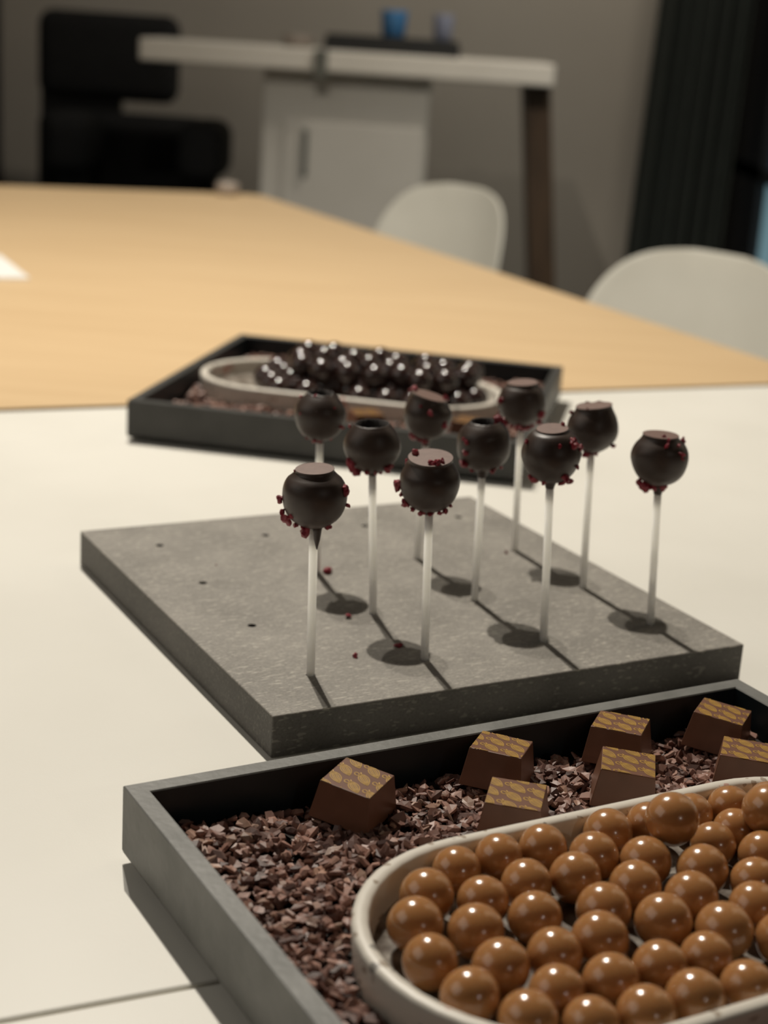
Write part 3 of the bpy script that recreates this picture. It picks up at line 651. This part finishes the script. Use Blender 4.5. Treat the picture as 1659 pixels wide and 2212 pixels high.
def heap(name, label, place, dish_c, sx, sy, n, nsingle, avoid, seed, sing_sel=None, size=(.0055, .0105)):
    rg = random.Random(seed); h = TS-0.0200
    # bed below the loose pieces
    V = []; F = []; N = 46; idx = {}
    for i in range(N+1):
        for j in range(N+1):
            x = 0.0100+h*i/N; y = (0.0100+h*j/N)*sy
            idx[i, j] = len(V); V.append(place(x, y, heap_z(x, y)-.002))
    for i in range(N):
        for j in range(N):
            x = 0.0100+h*(i+.5)/N; y = (0.0100+h*(j+.5)/N)*sy
            if in_stadium(x, y, dish_c, DR-.008): continue
            F.append((idx[i, j], idx[i+1, j], idx[i+1, j+1], idx[i, j+1]) if sy > 0 else (idx[i, j], idx[i, j+1], idx[i+1, j+1], idx[i+1, j]))
    bed_v, bed_f = V, F
    AV = []; AF = []; base = 0; recs = []
    k = 0
    while k < n:
        x = rg.uniform(.0152, TS-.0152); y = rg.uniform(.0152, TS-.0152)*sy
        if in_stadium(x, y, dish_c, DR+.001): continue
        p = place(x, y, 0)
        if any((p[0]-a)**2+(p[1]-b)**2 < .0125**2 for a, b in avoid): continue
        lay = rg.random()
        z = heap_z(x, y)+lay*.0034
        s = rg.uniform(*size); c_ = rg.randrange(len(CH)) if rg.random() > .04 else len(CH)-1-rg.randrange(2)
        tilt = 1.15*rg.random()**1.2; ax = rg.uniform(0, 6.283)
        e = (tilt*math.cos(ax), tilt*math.sin(ax), rg.uniform(0, 6.283))
        if rg.random() < .35: e = (e[0]+math.pi, e[1], e[2])
        recs.append((c_, Vector((p[0], p[1], TZ+z)), e, s, lay, x, y)); k += 1
    ones = []
    if nsingle:
        cand = [r for r in recs if r[4] > .45 and sing_sel(r[5], r[6])]
        cand.sort(key=lambda r: (r[1]-Vector((0, 0, CAMZ))).length/r[3])
        ones = cand[:nsingle]
    oset = set(id(r) for r in ones)
    for r in recs:
        if id(r) in oset: continue
        from mathutils import Euler
        m3 = np.array(Euler(r[2]).to_matrix())*r[3]
        v = CHV[r[0]]@m3.T+np.array(r[1]); AV.append(v)
        AF += [tuple(i+base for i in f) for f in CHF[r[0]]]; base += len(v)
    verts = np.concatenate(AV)
    me = bpy.data.meshes.new(name); me.from_pydata(verts.tolist(), [], AF); me.materials.append(M['nib_stuff']); me.update()
    o = link(name, me); tag(o, label, 'cocoa nibs', None, 'stuff')
    bd = link('nib_bed', mesh_data('nib_bed', bed_v, bed_f, M['heap'], True), o)
    bd['kind'] = 'stuff'
    for r in ones:
        q = link('cocoa_nib', single[r[0]], None, r[1], r[2]); q.scale = (r[3],)*3
        tag(q, 'single crinkled cocoa nib on top of the bed left of the cream dish', 'cocoa nib', 'cocoa nibs on top of the front bed')
def fplace(x, y, z): q = ftp(x, y); return (q.x, q.y, z if z == 0 else TZ+z)
def rplace(x, y, z): q = frp(x, y); return (q.x, q.y, z if z == 0 else TZ+z)
heap('cocoa_nib_bed', 'bed of crinkled reddish-brown cocoa nibs filling the front tray', fplace, DC, 1, -1, 6200, 300, BON_XY, 21,
     lambda x, y: .016 < x < .17 and -.215 < y < -.03)
heap('cocoa_nib_bed', 'blurred bed of cocoa nibs filling the rear tray', rplace, FDC, 1, 1, 3200, 0, [tuple(frp(.207, .05))[:2], tuple(frp(.30, .062))[:2]], 22)

# ------------------------------------------------------------------ board with the cake pops
bo, byaw, (bl, br, bf, bb) = BOARD
BTOP = TZ+0.024
board = thing('pop_board', 'square grey fibreboard block with drilled holes carrying the cake pops', 'board', (bo[0], bo[1], TZ), math.radians(byaw))
def board_body():
    bm = bmesh.new(); bmesh.ops.create_cube(bm, size=1)
    for v in bm.verts: v.co = Vector(((br-bl)/2+v.co.x*(br+bl), (bb-bf)/2+v.co.y*(bb+bf), 0.0120+v.co.z*0.0240))
    bmesh.ops.bevel(bm, geom=bm.edges[:], offset=0.0007, segments=2, profile=0.5, affect='EDGES')
    o = link('board_block', bm_to('board_block', bm, M['mdf']), board)
    # cutter with every hole
    V = []; F = []
    inv = Matrix.Rotation(-math.radians(byaw), 3, 'Z')
    spots = []
    taken = [Vector(p_['base']) for p_ in POPS.values()]
    loc = [inv@(p_-Vector((bo[0], bo[1], 0))) for p_ in taken]
    for i in range(4):
        for j in range(4):
            g = Vector((i*.078, j*.0788, 0)); near = [q for q in loc if (Vector((q.x, q.y, 0))-g).length < .02]
            spots.append((near[0].x, near[0].y) if near else (g.x, g.y))
    for (x, y) in spots:
        b = len(V); vv, ff = lathe([(.0027, .010), (.0027, .04)], 20)
        V += [(v.x+x, v.y+y, v.z) for v in vv]; F += [tuple(b+i for i in f) for f in ff]
    cut = link('hole_cutter', mesh_data('hole_cutter', V, F, M['mdf']), board)
    md = o.modifiers.new('holes', 'BOOLEAN'); md.operation = 'DIFFERENCE'; md.solver = 'EXACT'; md.object = cut
    bpy.context.view_layer.update()
    dg = bpy.context.evaluated_depsgraph_get()
    me = bpy.data.meshes.new_from_object(o.evaluated_get(dg)); o.modifiers.clear(); o.data = me
    bpy.data.objects.remove(cut)
    me.materials.clear(); me.materials.append(M['mdf']); me.materials.append(M['mdf_side_shade'])
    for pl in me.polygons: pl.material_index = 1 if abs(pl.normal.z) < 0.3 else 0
    return o
board_body()
def crumb_mesh(seed):
    rg = random.Random(seed); bm = bmesh.new(); bmesh.ops.create_icosphere(bm, subdivisions=2, radius=1.0)
    dirs = [(Vector((rg.gauss(0, 1), rg.gauss(0, 1), rg.gauss(0, 1))).normalized(), rg.uniform(-.6, .9)) for _ in range(12)]
    sc = Vector((rg.uniform(.8, 1.2), rg.uniform(.6, 1.0), rg.uniform(.5, .9)))
    for v in bm.verts:
        d = 1.0
        for dv, amp in dirs: d += amp*max(0, v.co.normalized().dot(dv)-.62)*2.2
        d *= rg.uniform(.76, 1.22)
        v.co = Vector((v.co.x*sc.x, v.co.y*sc.y, v.co.z*sc.z))*max(.45, d)*.8
    return bm_to('raspberry_crumb', bm, M['crumb'])
CRM = [crumb_mesh(s) for s in range(7)]

POPTXT = {
 'A': ('flat-topped dark cake pop at the front left, raspberry crumbs and a long drip', (0.04, 0.05), 0),
 'B': ('open-topped dark cake pop in the second row, crumb clump on its lower left', (0.0, 0.03), 1),
 'C': ('dark cake pop in the front row with crumbs on its wide flat top', (0.0, 0.15), 0),
 'D': ('open-topped dark cake pop in the second row, crumbs down its left side', (0.04, 0.03), 1),
 'E': ('flat-topped dark cake pop in the front row, second from the right', (0.05, 0.09), 0),
 'F': ('dark cake pop behind the front row with a ragged flat top, right of centre', (0.12, -0.01), 0),
 'G': ('dark cake pop standing farthest right, crumbs around its lower collar', (-0.06, 0.0), 0),
 'H': ('dark cake pop in the third row with a slanted flat top, before the rear dish', (-0.22, 0.02), 0),
 'I': ('dark cake pop farthest back, ringed with crumbs at its base', (0.06, 0.03), 0),
 'J': ('dark cake pop at the back left with a jagged open top', (0.0, 0.02), 1)}
def pop(key):
    d = POPS[key]; lab, (tx, ty), hollow = POPTXT[key]
    base = Vector(d['base']); c = Vector(d['c']); r = d['r']; rho = d['disc']
    base.z = BTOP; c.z += BTOP-d['base'][2]
    t = thing('cake_pop', lab, 'cake pop', base, 0, 'dark chocolate cake pops on the board')
    ax = (c-base).normalized(); rot = Vector((0, 0, 1)).rotation_difference(ax).to_matrix(); cl = c-base
    rg = random.Random(ord(key))
    tube('stick', -ax*0.0115, cl-ax*r*0.55, .00232, .00232, M['stick'], t, 20)
    # coating: ball, neck and flared rim around the flat face
    zd = 0.86 if not hollow else math.sqrt(1-rho*rho)+.015
    rj = min(rho+{'A': .22, 'C': .18, 'E': .13, 'I': .15}.get(key, .19) if not hollow else rho+.03, .965); zj = math.sqrt(1-rj*rj)
    prof = [(0.02, -1.0)]
    m = 22; a0 = math.radians(-86); a1 = math.asin(zj)
    for i in range(m+1):
        a = a0+(a1-a0)*i/m; prof.append((math.cos(a), math.sin(a)))
    for s in (() if hollow else (.25, .5, .75, 1.0)):
        rr = rj+(rho*.97-rj)*(1-(1-s)**1.25); zz = zj+(zd-.05-zj)*s
        prof.append((rr, zz))
    prof += [(rho, zd)] if hollow else [(rho*.985, zd-.02), (rho, zd)]
    if hollow:
        prof += [(rho*.95, zd-.005), (rho*.93, zd-.20), (rho*.6, zd-.34), (rho*.2, zd-.37)]
    else:
        prof += [(rho*.985, zd+.004)]
    seg = 48; V, F = lathe(prof, seg)
    ph = [rg.uniform(0, 6.28) for _ in range(6)]
    jag = [rg.uniform(-1, 1) for _ in range(seg)]
    out = []
    for i, v in enumerate(V):
        k = i % seg; lev = i//seg; an = 2*math.pi*k/seg
        q = v.normalized()
        f = 1+.016*math.sin(2*an+ph[0])*(1-abs(q.z))+.012*math.sin(3*an+ph[1]+2*q.z)+.018*math.sin(5*q.z+ph[2]+math.sin(an+ph[3]))
        top = max(0, min(1, (v.z-zj+.05)/(zd-zj+.05))) if not hollow else max(0, min(1, (v.z-.4)/(zd-.4)))
        w_ = Vector((v.x*f, v.y*f, v.z))
        w_.z += top*(tx*v.x+ty*v.y)
        if key == 'J' and abs(v.z-zd) < .03: w_.z += jag[k]*.055
        if hollow and key != 'J' and v.z > zd-.05: w_.z += jag[k]*.012
        if key == 'F' and v.z >= zd-.03: w_.z += max(0, v.y/rho)*jag[k]*.05
        out.append(cl+rot@(w_*r))
    mats = [M['coat'], M['hollow']]
    me = mesh_data('chocolate_coating', out, F, mats, True)
    nlev = len(prof); start_h = nlev-5
    for i, pl in enumerate(me.polygons):
        lev = i//seg
        if hollow and lev >= nlev-5 and i < (nlev-1)*seg: pl.material_index = 1
        if i >= (nlev-1)*seg: pl.use_smooth = False; pl.material_index = 1 if hollow and i == len(me.polygons)-1 else 0
    link('chocolate_coating', me, t)
    if not hollow:
        V2, F2 = lathe([(rho*.99, zd+.006), (rho*.985, zd+.012), (rho*.5, zd+.014), (.01, zd+.014)], seg, True, True)
        dv = []
        for i, v in enumerate(V2):
            k = i % seg; an = 2*math.pi*k/seg; q = v.normalized()
            f = 1+.016*math.sin(2*an+ph[0])*(1-abs(q.z))+.012*math.sin(3*an+ph[1]+2*q.z)+.018*math.sin(5*q.z+ph[2]+math.sin(an+ph[3]))
            w_ = Vector((v.x*f, v.y*f, v.z+tx*v.x+ty*v.y))
            if key == 'F': w_.z += max(0, v.y/rho)*jag[k]*.05*min(1, math.hypot(v.x, v.y)/rho)**4
            dv.append(cl+rot@(w_*r))
        link('flat_face', mesh_data('flat_face', dv, F2, M['disc'], False), t)
    # collar or drip where the stick enters
    if key == 'A':
        V3, F3 = lathe([(.0032, .002), (.0024, -.002), (.0017, -.007), (.0003, -.0125)], 12)
        o_ = Vector((.0020, -.0020, 0)); link('drip', mesh_data('drip', [cl-ax*r*.95+rot@(v+o_) for v in V3], F3, M['coat'], True), t)
    else:
        ln = {'G': .006, 'D': .0045, 'E': .004, 'H': .005, 'I': .004}.get(key, .0022)
        V3, F3 = lathe([(.0044, .0015), (.0036, -.0008), (.0029, -ln*.6), (.0025, -ln)], 16)
        link('collar', mesh_data('collar', [cl-ax*r*.96+rot@v for v in V3], F3, M['coat'], True), t)
    # raspberry crumbs
    inv = rot.transposed()
    for (nx, ny, nz, s) in d['crumbs']:
        n_ = inv@Vector((nx, ny, nz)); m_ = n_.length; nn = n_.normalized()
        if nn.z > .72:
            q = Vector((nn.x, nn.y, zd+.03+tx*nn.x+ty*nn.y))
            hyp = math.hypot(q.x, q.y)
            if hyp > rho: q.x *= rho/hyp; q.y *= rho/hyp; q.z -= .05
        else:
            q = nn*min(max(1.0+s*.15, m_), 1.0+s*.55)
        o = link('raspberry_crumb', CRM[rg.randrange(7)], t, cl+rot@(q*r), (rg.uniform(0, 6), rg.uniform(0, 6), rg.uniform(0, 6)))
        o.scale = (s*r*1.02,)*3
    for _ in range(9):        # more of them around the back of the underside
        a = rg.uniform(.2, math.pi-.2); e = rg.uniform(-1.25, -.7); s = rg.uniform(.07, .16)
        nn = Vector((math.cos(a)*math.cos(e), math.sin(a)*math.cos(e), math.sin(e)))
        o = link('raspberry_crumb', CRM[rg.randrange(7)], t, cl+nn*r*(1+s*.1), (rg.uniform(0, 6), rg.uniform(0, 6), 0)); o.scale = (s*r*.95,)*3
for key in POPS: pop(key)

LTXT = ['raspberry crumb lying on the board behind the front left stick', 'small raspberry crumb on the board below a round pop shadow', 'dark red raspberry crumb inside a pop shadow on the board', 'tiny raspberry crumb on the bare board near the front edge', 'tiny raspberry crumb on the board beside the rear right sticks', 'speck of dark crumb on the empty left half of the board']
for i, (x, y, z, s) in enumerate(LOOSE):
    o = link('raspberry_crumb', CRM[i], None, (x, y, BTOP+s*.42), (0.3*i, .2, 1.7*i)); o.scale = (s*.8, s*.8, s*.6)
    tag(o, LTXT[i], 'crumb', 'loose raspberry crumbs on the board')
